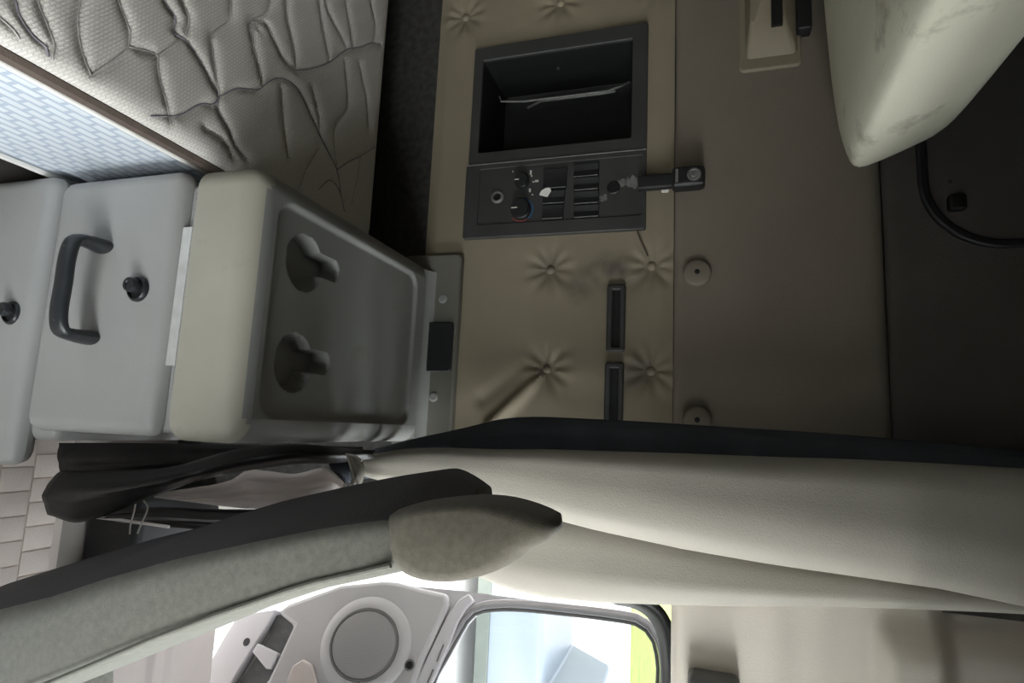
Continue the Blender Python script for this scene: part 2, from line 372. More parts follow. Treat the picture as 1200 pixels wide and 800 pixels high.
# sill of the door opening
b = B()
prof = [(.94, -1.27), (.945, -1.13), (.96, -1.112), (1.03, -1.105), (1.04, -1.118), (1.065, -1.118), (1.075, -1.105), (1.10, -1.104), (1.108, -1.112), (1.118, -1.104), (1.235, -1.10), (1.25, -1.112), (1.25, -1.33), (.94, -1.33)]
loft(b, [[Vector((x, y, z)) for y, z in prof] for x in (.43, .55, .65, .85, 1.08)])
struct(obj('trim_3', b, MT['sill'], bevel=.003))

# ================================================================ MATTRESS
ZM, XF, YE = -.70, -.378, 1.13
px_lines = [
 [(45,-30),(45,0),(57,32),(64,52),(63,70),(82,95),(98,112)],
 [(139,-30),(139,0),(151,32),(150,55),(107,88),(102,97)],
 [(150,54),(185,65),(185,80),(195,120),(200,142),(203,172)],
 [(185,65),(212,45)], [(213,-20),(213,0),(222,22),(218,40)],
 [(274,-30),(271,0),(269,22),(248,42),(250,65),(255,100),(258,113)],
 [(317,-30),(317,0),(311,15),(293,28),(299,60),(306,90),(308,99)],
 [(296,25),(311,27),(320,45),(332,69),(347,82)],
 [(336,-25),(336,18),(344,54),(347,82)], [(374,-20),(374,0),(377,24),(384,60),(386,73)],
 [(381,-20),(383,9),(398,39),(407,58)], [(405,-20),(405,0),(410,30),(414,57)], [(434,-20),(434,0),(440,30),(437,50)],
 [(329,102),(332,144),(338,186)], [(366,105),(373,135),(374,156)], [(404,72),(407,126),(392,150),(392,174),(396,198)],
 [(359,198),(374,174)], [(302,33),(293,28)], [(421,75),(430,120),(432,150)], [(350,222),(359,198)], [(412,240),(418,212),(423,183)],
 [(297,36),(297,60)], [(0,20),(20,40),(30,62)], [(100,-20),(92,20),(95,55),(107,88)], [(240,150),(262,165),(275,190)],
]
px_dark = [
 [(19,-30),(19,0),(22,15),(30,30),(42,45),(54,55),(58,70),(63,78)],
 [(192,-25),(192,0),(206,22),(204,38),(217,46),(235,72),(250,100),(257,112),(255,127),(267,150),(275,170),(288,186)],
 [(155,140),(172,136),(190,136),(210,135),(235,122),(250,122),(258,113)],
 [(258,113),(277,104),(302,105),(320,93),(335,93),(350,105),(363,132),(374,156),(386,180),(395,198),(400,228),(404,248)],
 [(347,82),(362,81),(386,73),(407,58),(423,55),(437,50),(446,52)],
 [(396,198),(410,189),(423,183),(440,172)],
 [(374,222),(386,211),(394,216),(400,228)],
]
def to_m(l): return np.array([[*onZ(x, y, ZM)[:2]] for x, y in l])
lines = [to_m(l) for l in px_lines]; darks = [to_m(l) for l in px_dark]
for l in list(darks):      # the quilting repeats along the bunk towards the camera side
    if np.mean(l[:, 0]) > -1.2: darks.append(l + np.array([-.02, -.83])); 
for l in list(lines): lines.append(l + np.array([-.02, -.83]))
us = np.r_[np.linspace(-1.36, -1.03, 40), np.linspace(-1.025, XF, 170)]
vs = np.r_[np.linspace(-1.28, .20, 110), np.linspace(.205, YE, 215)]
U, V = np.meshgrid(us, vs, indexing='ij')
def dist(ls):
    D = np.full(U.shape, 9.)
    for l in ls:
        q = np.array([list(p) for p in resample([(a, c, 0) for a, c in l], 3 * len(l))])[:, :2]
        for a, c in zip(q[:-1], q[1:]):
            d = c - a; t = np.clip(((U - a[0]) * d[0] + (V - a[1]) * d[1]) / max(d @ d, 1e-9), 0, 1)
            D = np.minimum(D, np.hypot(U - a[0] - t * d[0], V - a[1] - t * d[1]))
    return D
D1 = dist(lines); D2 = dist(darks); Dm = np.minimum(D1, D2)
H = .0036 * (1 - np.exp(-(Dm / .009) ** 1.4)) - .0013 * np.exp(-(D1 / .0035) ** 2) - .0016 * np.exp(-(D2 / .0035) ** 2)
e = np.minimum(np.minimum(XF - U, YE - V), np.minimum(U + 1.36, V + 1.28))
H = H * sstep(e / .03) - .018 * (1 - np.sqrt(np.clip(1 - (1 - np.clip(e / .018, 0, 1)) ** 2, 0, 1)))
mtr = empty('bunk_mattress', (-.87, -.07, -1.02), 'quilted grey mattress with a blue woven border lying on the lower bunk', 'mattress')
b = B(); hfield(b, us, vs, H, lambda u, v, w: Vector((u, v, ZM + w)))
obj('quilted_top', b, MT['matt_top'], mtr, smooth=80)
for l, dk in [(l, True) for l in darks] + [(l, False) for l in lines]:
    pts = resample([(p[0], p[1], 0) for p in l], 5 * len(l)); q = []
    for p in pts:
        if not (-1.3 < p.x < XF - .012 and -1.2 < p.y < YE - .01): continue
        i = np.argmin(abs(us - p.x)); j = np.argmin(abs(vs - p.y)); q.append(Vector((p.x, p.y, ZM + H[i, j] + .0004)))
    if len(q) > 2: b = B(); tube(b, q, .0012 if dk else .0009, 6); obj('quilt_stitching' if dk else 'quilt_groove_line', b, MT['stitch' if dk else 'groove_shade'], mtr)  # plain grooves get a thin line of painted shade
b = B(); loft(b, [[Vector((x, y, z)) for x, y in rrect(-1.36, XF, -1.28, YE, .05, 5)] for z in (-1.01, -.93, -.83, -.75, ZM - .034)], False, False)
obj('border_panel', b, MT['matt_side'], mtr)['label'] = 'pale blue woven side of the mattress'
def loop(z, o, x0=-1.36, y0=-1.28): return [Vector((x, y, z)) for x, y in rrect(x0 - o, XF + o, y0 - o, YE + o, .05, 6)]
def ringtube(z, o, r, name, m):
    b = B(); p = loop(z, o); tube(b, p + p[:2], r, 8); obj(name, b, m, mtr)
ringtube(ZM - .021, .000, .0095, 'welt', MT['brown'])
ringtube(ZM - .034, .004, .0055, 'piping', MT['piping'])
b = B(); tube(b, [(x, YE + .001, ZM - .011) for x in np.linspace(-1.3, XF - .05, 12)], .0035, 8); obj('piping', b, MT['piping'], mtr)
ringtube(-1.01, .003, .006, 'piping', MT['piping'])
b = B(); rbox(b, -1.37, -.45, -1.29, 1.15, -1.25, -1.021, .02)  # base platform of the lower bunk
o = obj('bunk_base', b, MT['blackplastic']); tag(o, 'dark base platform under the quilted mattress', 'bunk base')

# ================================================================ CABINET
cab = empty('bedside_cabinet', (-.155, .92, -1.25), 'grey plastic bedside cabinet with two cup holders in its lid', 'cabinet')
b = B(); rbox(b, -.335, .028, .655, 1.185, -.95, -.668, .012, 3); rbox(b, -.355, .050, .657, 1.185, -1.25, -.918, .02, 4)
obj('carcass', b, MT['cab'], cab)
# lid: rounded block whose top carries a recessed tray and two keyhole cup holders
lx0, lx1, ly0, ly1, lz0, lz1, lr = -.349, .037, .630, 1.185, -.674, -.570, .034
t = B(); box(t, lx0, lx1, ly0, ly1, lz0, lz1)
es = [e for e in t.edges if not all(v.co.z < lz0 + 1e-4 for v in e.verts)]
bmesh.ops.bevel(t, geom=es, offset=lr, segments=7, profile=.5, affect='EDGES')
top = [f for f in t.faces if f.normal.z > .999 and f.calc_center_median().z > lz1 - 1e-4]
t.normal_update(); top = [f for f in t.faces if f.calc_center_median().z > lz1 - 1e-4]
bmesh.ops.delete(t, geom=top, context='FACES_ONLY')
lid = obj('lid', t, [MT['lid'], MT['lidtop']], cab)
for p in lid.data.polygons:
    if p.center.y + cab.location.y > .70 or p.normal.z > .93: p.material_index = 1
us = np.linspace(lx0 + lr, lx1 - lr, 135); vs = np.linspace(ly0 + lr, ly1 - lr, 205)
U, V = np.meshgrid(us, vs, indexing='ij')
def sdrr(x0, x1, y0, y1, r):
    qx = abs(U - (x0 + x1) / 2) - (x1 - x0) / 2 + r; qy = abs(V - (y0 + y1) / 2) - (y1 - y0) / 2 + r
    return np.hypot(np.maximum(qx, 0), np.maximum(qy, 0)) + np.minimum(np.maximum(qx, qy), 0) - r
H = -.007 * sstep(-sdrr(lx0 + lr + .006, lx1 - lr - .004, ly0 + lr + .014, 1.115, .03) / .008 + .5)
for cx, cyy in ((-.236, .751), (-.082, .748)):
    k = np.minimum(np.hypot(U - cx, V - cyy) - .043, sdrr(cx - .026, cx + .010, cyy, cyy + .088, .016))
    H += -.030 * sstep(-k / .004 + .2)
E_ = np.minimum(np.minimum(U - us[0], us[-1] - U), np.minimum(V - vs[0], vs[-1] - V)); H = H * (E_ > 1e-6)
b = B(); hfield(b, us, vs, H, lambda u, v, w: Vector((u, v, lz1 + w)))
obj('cup_holder_tray', b, MT['lidtop'], lid, smooth=60)['label'] = 'recessed tray of the lid with two keyhole cup holders'
b = B(); box(b, -.265, -.065, .645, .650, -.709, -.676); box(b, -.318, -.03, .643, .648, -.690, -.674)
hg = obj('lid_hinge', b, MT['hinge'], cab, bevel=.001)
b = B()
for k in range(36): x_ = -.318 + k * .008; tube(b, [(x_, .6415, -.683), (x_ + .0066, .6415, -.683)], .0036, 8)
obj('hinge_pin', b, MT['metal'], hg)
def lock(x, z, par):
    b = B(); rev(b, (x, .6345, z), (0, -1, 0), [(0, 0), (.0185, 0), (.0185, .004), (.016, .007), (.0145, .007), (.0135, .003), (0, .003)], 26)
    l = obj('lock', b, MT['handle'], par)
    b = B(); rev(b, (x - .004, .636, z - .002), (0, -1, 0), [(0, 0), (.0105, 0), (.0105, .017), (.0095, .019), (.006, .019), (.005, .0175), (0, .0175)], 22)
    obj('lock_button', b, MT['handle'], l)
b = B(); rbox(b, -.352, .034, .634, .675, -.957, -.707, .022, 6); dr = obj('drawer', b, MT['cab'], cab)
lock(-.172, -.762, dr)
b = B()
hp = resample([(-.238, .636, -.842), (-.238, .606, -.840), (-.234, .588, -.838), (-.212, .582, -.838), (-.17, .582, -.838), (-.128, .582, -.838), (-.106, .588, -.838), (-.102, .606, -.840), (-.102, .636, -.842)], 40)
tube(b, hp, [.0195 - .0055 * float(sstep(min(q, 39 - q) / 9)) for q in range(40)], 14, flat=.55, up=(0, 0, 1)); hd = obj('handle', b, MT['handle'], dr)
b = B()
for k in range(13): tube(b, [(-.222 + k * .0087, .5818, -.8275), (-.222 + k * .0087, .576, -.838), (-.222 + k * .0087, .5818, -.8485)], .0016, 6)
obj('grip_ribs', b, MT['handle'], hd)
b = B(); rbox(b, -.366, .088, .632, .675, -1.25, -.964, .022, 6); dr2 = obj('drawer', b, MT['cab'], cab)
lock(-.141, -1.010, dr2)
# upright plate at the back with a socket cut-out
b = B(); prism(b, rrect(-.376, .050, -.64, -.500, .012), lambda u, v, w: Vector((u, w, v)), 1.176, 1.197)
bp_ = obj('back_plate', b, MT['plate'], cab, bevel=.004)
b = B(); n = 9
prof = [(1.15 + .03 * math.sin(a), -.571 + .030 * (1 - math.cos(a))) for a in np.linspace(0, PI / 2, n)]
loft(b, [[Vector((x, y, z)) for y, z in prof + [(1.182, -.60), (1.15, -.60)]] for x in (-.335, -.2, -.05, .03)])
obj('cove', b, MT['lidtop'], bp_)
q = [onY(x, y, 1.176) for x, y in ((494, 378), (531, 378), (529, 435), (492, 435))]
b = B(); prism(b, rrect(min(p.x for p in q), max(p.x for p in q), min(p.z for p in q), max(p.z for p in q), .008), lambda u, v, w: Vector((u, w, v)), 1.170, 1.180)
obj('socket_cover', b, MT['blackplastic'], bp_, bevel=.002)['label'] = 'black blank socket cover'
for x, y in ((519, 350), (508, 465)):
    p = onY(x, y, 1.176); b = B(); rev(b, p, (0, -1, 0), [(.0, -.004), (.010, -.003), (.0105, .001), (.009, .002), (.003, .002), (0, .001)], 20); obj('screw_cap', b, MT['lidtop'], bp_)

# ================================================================ WALL POCKET and CONTROL PANEL
SX = -.583
wp = empty('wall_pocket', (-.728, WY, -.5), 'black open storage pocket let into the tan tufted wall', 'pocket')
oz = rrect(PX0, SX - .001, PZ0, PZ1, .006, 5); iz = rrect(-.838, -.612, -.478, -.137, .004, 5)
b = B(); ringplate(b, oz, iz, wmap, -.004, .014); obj('frame', b, MT['panelgrey'], wp, bevel=.002)
b = B(); loft(b, [[wmap(u, v, w) for u, v in rrect(-.838 + k, -.612 - k, -.478 + k, -.137 - k, .004 + k, 5)] for w, k in ((.006, 0), (-.10, .004), (-.135, .008), (-.145, .025))], False, True)
obj('liner', b, MT['blackdeep'], wp)
b = B()
tube(b, [(-.780, 1.245, -.455), (-.742, 1.205, -.435), (-.735, 1.205, -.38), (-.735, 1.205, -.19), (-.745, 1.21, -.165), (-.775, 1.245, -.15)], .0022, 8)
tube(b, [(-.775, 1.30, -.40), (-.77, 1.27, -.36), (-.77, 1.27, -.21), (-.775, 1.275, -.185)], .003, 8)
obj('retaining_wire', b, MT['silverwear'], wp)
b = B(); rev(b, wmap(-.836, -.315, -.05), (1, 0, 0), [(0, 0), (.004, 0), (.004, .002), (0, .003)], 12); obj('screw', b, MT['metal'], wp)

cp = empty('control_panel', (-.497, WY, -.5), 'charcoal control panel with knobs and rocker switches under the wall pocket opening', 'control panel')
b = B(); prism(b, rrect(SX, PX1, PZ0 - .004, PZ1, .005, 4), wmap, -.004, .012); ringplate(b, rrect(SX, PX1, PZ0 - .004, PZ1, .005, 4), rrect(SX + .012, PX1 - .030, PZ0 + .03, PZ1 - .008, .004, 4), wmap, .011, .015)
obj('faceplate', b, MT['panelgrey'], cp, bevel=.0015)
b = B(); tube(b, [wmap(SX + .0005, PZ0, .0155), wmap(SX + .0005, PZ1, .0155)], .0012, 6); obj('chrome_bead', b, MT['silverwear'], cp)
def P(x, y): p = onY(x, y, 1.188); return p.x, p.z
def disc(x, y, prof, name, m, par=cp, n=26):
    u, v = P(x, y); b = B(); rev(b, wmap(u, v, .011), (0, -1, 0), prof, n); return obj(name, b, m, par)
s = disc(583, 231, [(0, 0), (.0145, 0), (.0145, .004), (.012, .006), (.0095, .006), (.0085, .001), (0, .001)], 'jack_socket', MT['silverwear'])
u, v = P(583, 231); b = B(); rev(b, wmap(u, v, .0125), (0, -1, 0), [(0, 0), (.0085, 0), (0, .0003)], 20); obj('socket_hole', b, MT['blackdeep'], s)
s = disc(719, 220, [(0, 0), (.014, 0), (.014, .002), (.0115, .004), (.0105, .001), (0, .001)], 'power_socket', MT['blackplastic'])
u, v = P(719, 220); b = B(); rev(b, wmap(u, v, .0125), (0, -1, 0), [(0, 0), (.0105, 0), (0, .0003)], 20); obj('socket_hole', b, MT['blackdeep'], s)
def knob(x, y, r, h):
    k = disc(x, y, [(0, 0), (r, 0), (r, h * .5), (r * .9, h * .6), (r * .86, h), (0, h)], 'knob', MT['blackplastic'], n=30)
    u, v = P(x, y); b = B(); t = bmesh.new(); box(t, u - .0012, u + .0012, WY - .011 - h - .0008, WY - .010 - h, v - r * .8, v - r * .2); me = bpy.data.meshes.new('t'); t.to_mesh(me); t.free(); b.from_mesh(me)
    obj('pointer', b, MT['paint'], k)
knob(611, 246, .022, .018); knob(612, 213, .016, .016)
def arc(x, y, r, a0, a1, m, name):
    u, v = P(x, y); pts = [wmap(u + r * math.cos(a), v + r * math.sin(a), .0115) for a in np.linspace(a0, a1, 14)]
    b = B(); tube(b, pts, .0018, 6); obj(name, b, m, cp)
arc(611, 246, .0255, math.radians(40), math.radians(170), MT['blue'], 'cold_scale'); arc(611, 246, .0255, math.radians(-50), math.radians(30), MT['red'], 'warm_scale')
b = B()
for x, y, w_, h_ in ((622, 202, .004, .010), (623, 206, .003, .004), (629, 212, .008, .005), (625, 213, .004, .003), (621, 223, .004, .008), (624, 228, .003, .003), (644, 202, .003, .012), (641, 204, .002, .008), (646, 207, .003, .006), (642, 212, .004, .005), (640, 248, .004, .007), (643, 251, .003, .004), (645, 246, .002, .004), (601, 201, .002, .004)):
    u, v = P(x, y); b = B(); box(b, u - h_ / 2, u + h_ / 2, WY - .0122, WY - .0105, v - w_ / 2, v + w_ / 2); obj('marking', b, MT['paint'], cp)
def rocker(x0, x1, y0, y1):
    a, c = P(x0, y0), P(x1, y1); u0, u1 = sorted((a[0], c[0])); v0, v1 = sorted((a[1], c[1]))
    b = B(); um = (u0 + u1) / 2
    pts = [(u0, .003), (u0 + .002, .008), (um, .0045), (u1 - .002, .010), (u1, .003)]
    loft(b, [[wmap(u, v, .010 + w) for u, w in pts + [(u1, -.002), (u0, -.002)]] for v in (v0, v1)])
    s = obj('rocker_switch', b, MT['blackplastic'], cp, bevel=.0008)
    b = B(); tube(b, [wmap(u1 - .0015, v0 + .002, .0195), wmap(u1 - .0015, v1 - .002, .0195)], .0009, 6); obj('switch_highlight', b, MT['silverwear'], s)  # pale metallic line drawn as the highlight on the rocker edge
for a, c in ((193, 207), (209, 223), (225, 239), (241, 255)): rocker(673, 702, a, c)
rocker(636, 660, 241, 257); rocker(637, 662, 224, 239); rocker(638, 664, 199, 221)
b = B()
ctr = onY(640, 227, 1.188)
pts = [(ctr.x + .009 * math.cos(a) * (1 + .25 * math.sin(3 * a)), ctr.z + .013 * math.sin(a) * (1 + .3 * math.cos(2 * a + 1))) for a in np.linspace(0, 2 * PI, 16, endpoint=False)]
prism(b, pts, wmap, .018, .021); obj('paper_scrap', b, MT['piping'], cp)['label'] = 'torn white sticker scrap'
b = B()
for cx, cyy, r0, sd in ((741, 214, .017, 1), (729, 215, .011, 4), (751, 210, .010, 6), (707, 232, .009, 2)):
    rr = random.Random(sd); c = onY(cx, cyy, 1.188); n = 18
    pts = [(c.x + r0 * math.cos(2 * PI * k / n) * rr.uniform(.45, 1.1), c.z + r0 * 1.25 * math.sin(2 * PI * k / n) * rr.uniform(.45, 1.1)) for k in range(n)]
    b = B(); prism(b, pts, wmap, .0115, .0123); wpo = obj('worn_patch', b, MT['silverwear'], cp)
wpo['label'] = 'bare metallic patch where the coating has worn off'

# black reading lamp clipped in the panel's upper edge
a = onY(752, 212, 1.165); c = onY(800, 210, 1.160); c2 = onY(822, 209, 1.160)
rl = empty('reading_lamp', (a.x, WY, a.z), 'short black reading lamp sticking up from the edge of the control panel', 'lamp')
b = B(); loft(b, [[Vector((a.x + (c.x - a.x) * t + u * s_, 1.165 + w * s_ * .8 + .012 * (1 - t), a.z + (c.z - a.z) * t)) for u, w in rrect(-.015, .015, -.012, .012, .005, 4)] for t, s_ in ((-.1, .95), (.2, 1), (.6, .95), (.9, .9), (1, .9))])
obj('arm', b, MT['blackplastic'], rl)
b = B(); loft(b, [[Vector((c.x + u * k, 1.160 + w * k, z)) for u, w in rrect(-.021, .021, -.019, .019, .009, 5)] for z, k in ((c.z - .020, .8), (c.z - .015, 1), (c2.z - .004, 1.0), (c2.z + .004, .9), (c2.z + .007, .7))])
hd = obj('lamp_head', b, MT['blackplastic'], rl)
hz = (c.z + c2.z) / 2 + .004
b = B(); rev(b, (c.x, 1.1415, hz), (0, -1, 0), [(.013, 0), (.013, .002), (.010, .003), (.009, .001), (.005, .001), (.004, .003), (0, .003)], 26); obj('switch_ring', b, MT['silverwear'], hd)
b = B(); box(b, c.x - .013, c.x + .013, 1.139, 1.143, c.z - .013, c.z - .008); obj('contact_strip', b, MT['silverwear'], hd)
q = onY(779, 222, 1.19); b = B(); prism(b, [(q.x - .003, q.z - .008), (q.x + .004, q.z - .006), (q.x + .005, q.z + .006), (q.x - .002, q.z + .009)], wmap, .004, .008)
obj('wire_clip', b, MT['piping'], rl)

# thin dark wire out of the panel's lower corner
b = B(); p0, p1, p2 = onY(746, 270, 1.19), onY(752, 285, 1.192), onY(759, 300, 1.197)
tube(b, resample([p0, p1, p2], 10), .0016, 6)
tag(obj('loose_wire', b, MT['brown']), 'thin dark red wire hanging from the corner of the control panel', 'wire')

# slotted trims and round caps
def slot_trim(x, y0, y1, label, cut=None):
    a, c = onY(x, y0, 1.195), onY(x - 1, y1, 1.195); zc = (a.z + c.z) / 2
    o = empty('slot_vent', (a.x, WY, zc - .02), label, 'vent', 'slot vents on the tufted panel')
    ou = rrect(a.x, c.x, zc - .0185, zc + .0185, .006, 5); inn = rrect(a.x + .011, c.x - .009, zc - .007, zc + .008, .002, 5)
    b = B(); ringplate(b, ou, inn, wmap, -.002, .013); obj('frame', b, MT['panelgrey'], o, bevel=.003)
    b = B(); prism(b, inn, wmap, -.002, .004); obj('slot', b, MT['blackdeep'], o)
slot_trim(722.5, 334, 412, 'slim grey slot vent left uncovered beside the tufted buttons')
slot_trim(720, 425, 512, 'slim slot vent half hidden behind the dark curtain lining')
for (x, y, lab) in ((817, 320, 'round grey cap with a dark centre below the reading lamp on the smooth panel'), (817, 492, 'round cap half covered by the dark curtain lining')):
    p = onY(x, y, 1.195)
    o = empty('round_cap', (p.x, WY, p.z - .022), lab, 'cap', 'round caps on the smooth panel')
    b = B(); rev(b, (p.x, WY + .002, p.z), (0, -1, 0), [(0, 0), (.027, 0), (.027, .013), (.025, .017), (.021, .019), (.004, .0185), (.0035, .012), (0, .012)], 32); obj('cap', b, MT['wall2'], o)
    b = B(); rev(b, (p.x, WY - .0105, p.z), (0, -1, 0), [(0, 0), (.005, 0), (.005, .007), (.0042, .0075), (0, .0072)], 16); obj('plug', b, MT['blackdeep'], o)

# bracket of the upper bunk on the wall
br = empty('bunk_latch', (-.82, WY, .06), 'beige moulded latch bracket on the wall beneath the upper bunk', 'latch')
q0, q1 = onY(866, 83, 1.19), onY(940, 74, 1.19)
b = B(); prism(b, rrect(-1.02, q0.x + .004, q0.z, q1.z, .012, 5), wmap, -.002, .012); pl = obj('base_plate', b, MT['wall'], br, bevel=.004)
b = B(); loft(b, [[wmap(u, v, w) for u, v in rrect(-1.0 + k * .3, q0.x - .02 - k * 1.6, q0.z + .012 + k * .2, q1.z - .008 - k * .7, .01, 5)] for w, k in ((.010, 0), (.016, .002), (.04, .030), (.046, .036))])
obj('housing', b, MT['wall'], br, bevel=.003)
q = onY(911, 8, 1.15); b = B(); box(b, q.x - .09, q.x + .038, 1.148, 1.156, q.z - .011, q.z + .009); obj('latch_slot', b, MT['blackdeep'], br)
q = onY(942, 15, 1.17); b = B(); rbox(b, q.x - .08, q.x + .035, 1.165, 1.20, q.z - .012, q.z + .014, .004); obj('striker', b, MT['blackplastic'], br)

# dark hatch with rounded corners in the upper wall
hz0 = onY(1082, 200, 1.19).z; hx1 = onY(1190, 286, 1.19).x
ht = empty('wall_hatch', (-.62, WY, hz0), 'dark rounded hatch in the upper wall beyond the bunk', 'hatch')
b = B(); ringplate(b, rrect(-.95, hx1 + .006, hz0 - .008, .93, .13, 12), rrect(-.935, hx1 - .010, hz0 + .008, .915, .115, 12), wmap, -.002, .012); obj('rim', b, MT['blackplastic'], ht, bevel=.004)
b = B(); prism(b, rrect(-.935, hx1 - .010, hz0 + .008, .915, .115, 12), wmap, -.004, .006); obj('hatch_panel', b, MT['darkcloth'], ht)
q = onY(1118, 240, 1.19); b = B(); rbox(b, q.x - .016, q.x + .012, 1.176, 1.196, q.z - .010, q.z + .016, .004); obj('hatch_catch', b, MT['blackplastic'], ht); b = B(); rev(b, (q.x - .045, 1.196, q.z - .002), (0, -1, 0), [(0, 0), (.004, 0), (.003, .003), (0, .004)], 12)
obj('screw', b, MT['blackplastic'], ht)

# ================================================================ UPPER BUNK
prof = [(-1.30, .185), (-1.05, .192), (-.86, .198), (-.70, .206), (-.56, .214), (-.50, .222), (-.460, .232), (-.452, .242), (-.457, .27), (-.468, .31), (-.482, .345), (-.492, .368), (-.506, .384), (-.535, .395), (-.58, .400), (-1.30, .400)]
pc = Vector((-.85, .29)); rings = []
for y, ins in ((-1.255, .05), (-1.25, .02), (-1.22, .004), (-1.15, 0), (-.6, 0), (0, 0), (.4, 0), (.7, 0), (.95, 0), (1.02, .001), (1.07, .005), (1.105, .013), (1.13, .027), (1.142, .045), (1.146, .06)):
    r = []
    for x, z in prof:
        dz = (.29 - z); zz = z + (ins if dz > 0 else -ins) * min(1, abs(dz) / .05)
        xx = x - (ins * 1.3 if x > -.65 else 0) * min(1, max(0, (x + .65) / .1))
        wob = .004 * math.sin(9 * y + 4 * x) + .003 * math.sin(21 * y + 11 * x + 1)
        r.append(Vector((xx, y, zz + wob * (z < .3))))
    rings.append(r)
ub = empty('upper_bunk', (-.85, 0, .185), 'pale stained vinyl upper bunk cushion jutting out overhead', 'bunk')
b = B(); loft(b, rings); obj('cushion', b, MT['bunk'], ub, smooth=50, sub=1)
b = B(); box(b, -1.37, -.62, -1.28, 1.17, .400, .43); obj('bunk_board', b, MT['shell'], ub)

# ================================================================ CURTAIN
cur = empty('privacy_curtain', (.09, .92, -1.05), 'gathered beige vinyl privacy curtain with dark lining between wall and driver seat', 'curtain')
CT = 1.06
def fold_loft(tab, y0fun, thick, seed, name, m, n=36, top=1.075):
    """tab: (z, x0, x1) spans; a soft elliptical roll of cloth hanging between them"""
    zs = np.linspace(tab[0][0], top, 60); tz = [t[0] for t in tab]
    rr = random.Random(seed); ph = [rr.uniform(0, 6) for _ in range(4)]; rings = []
    for z in zs:
        x0 = np.interp(z, tz, [t[1] for t in tab]); x1 = np.interp(z, tz, [t[2] for t in tab]); th = np.interp(z, tz, [thick(t[0]) for t in tab]); yc = y0fun(z)
        r = []
        for k in range(n):
            a = 2 * PI * k / n; ca, sa = math.cos(a), math.sin(a)
            u = abs(ca) ** .85 * (1 if ca > 0 else -1); w = abs(sa) ** .8 * (1 if sa > 0 else -1)
            rip = 1 + .03 * math.sin(5 * a + ph[0] + 2.2 * z) + .02 * math.sin(9 * a + ph[1] - 3 * z)
            r.append(Vector(((x0 + x1) / 2 + (x1 - x0) / 2 * u, yc + th * w * rip, z)))
        rings.append(r)
    b = B(); loft(b, rings); return obj(name, b, m, cur, smooth=70)
def span(tabpx, y):
    T = []
    for x, a, c in tabpx:
        p, q = onY(x, a, y), onY(x, c, y); T.append(((p.z + q.z) / 2, p.x, q.x))
    return T
ff = fold_loft(span([(428, 534, 556), (470, 526, 568), (520, 524, 578), (580, 526, 590), (640, 526, 604), (700, 528, 620), (800, 531, 642), (900, 535, 660), (1000, 538, 675), (1100, 543, 690), (1200, 549, 712)], 1.00),
          lambda z: 1.00 + .01 * math.sin(3 * z), lambda z: .022 + .028 * min(1, max(0, (z + .53) / .5)), 3, 'front_fold', MT['curtain'])
rf = fold_loft(span([(500, 590, 650), (560, 590, 674), (600, 592, 690), (640, 596, 699), (700, 603, 705), (800, 622, 708), (900, 640, 709), (1000, 655, 709), (1100, 670, 712), (1200, 690, 716)], 1.09),
          lambda z: 1.09, lambda z: .03 + .012 * min(1, max(0, (z + .4) / .5)), 8, 'rear_fold', MT['curtain'])
b = B()
rows = [[onY(425, 530, 1.065), onY(480, 516, 1.075), onY(540, 503, 1.085), onY(600, 490, 1.095), onY(700, 492, 1.095), onY(850, 501, 1.095), onY(1000, 511, 1.095), onY(1200, 529, 1.095), onY(1290, 536, 1.095), Vector((.0, 1.095, 1.07))],
        [onY(425, 538, 1.035), onY(480, 528, 1.045), onY(540, 520, 1.045), onY(600, 512, 1.055), onY(700, 512, 1.055), onY(850, 522, 1.055), onY(1000, 532, 1.055), onY(1200, 552, 1.055), onY(1290, 560, 1.055), Vector((.03, 1.055, 1.07))],
        [onY(425, 560, 1.035), onY(480, 560, 1.035), onY(540, 560, 1.035), onY(600, 560, 1.035), onY(700, 565, 1.035), onY(850, 575, 1.035), onY(1000, 585, 1.035), onY(1200, 605, 1.035), onY(1290, 615, 1.035), Vector((.08, 1.035, 1.07))]]
patch(b, rows, 50, 14, .004, 2, 5); obj('dark_lining', b, MT['lining'], cur, solid=.004)['label'] = 'blue-black lining showing along the edge of the curtain'
# torn lower part: black vinyl hem, dark lower flap, white backing
b = B()
rows = [[onY(72, 552, .80), onY(130, 552, .80), onY(200, 548, .80), onY(280, 527, .82), (onY(350, 521, .86)), onY(400, 526, .89), onY(440, 528, .92)],
        [onY(58, 575, .77), onY(130, 572, .76), onY(200, 562, .77), onY(280, 542, .80), (onY(350, 532, .84)), onY(400, 533, .88), onY(440, 532, .92)],
        [onY(56, 602, .78), onY(95, 611, .78), onY(190, 577, .79), onY(240, 560, .81), (onY(340, 543, .85)), onY(400, 541, .89), onY(440, 536, .92)]]
patch(b, rows, 46, 14, .002, 2, 2, .008); obj('vinyl_hem', b, MT['hem'], cur, solid=.004)['label'] = 'black vinyl hem hanging loose at the foot of the curtain'
b = B()
rows = [[onY(70, 519, .84), onY(150, 519, .86), onY(260, 521, .90), onY(360, 522, .93), onY(425, 524, .95)], [onY(68, 535, .83), onY(150, 534, .85), onY(260, 530, .89), onY(360, 528, .92), onY(425, 529, .95)], [onY(72, 556, .83), onY(150, 552, .85), onY(260, 540, .89), onY(360, 534, .92), onY(425, 533, .95)]]
patch(b, rows, 40, 12, .001, 2, 9); obj('inner_lining', b, MT['hem'], cur, solid=.003)
b = B()
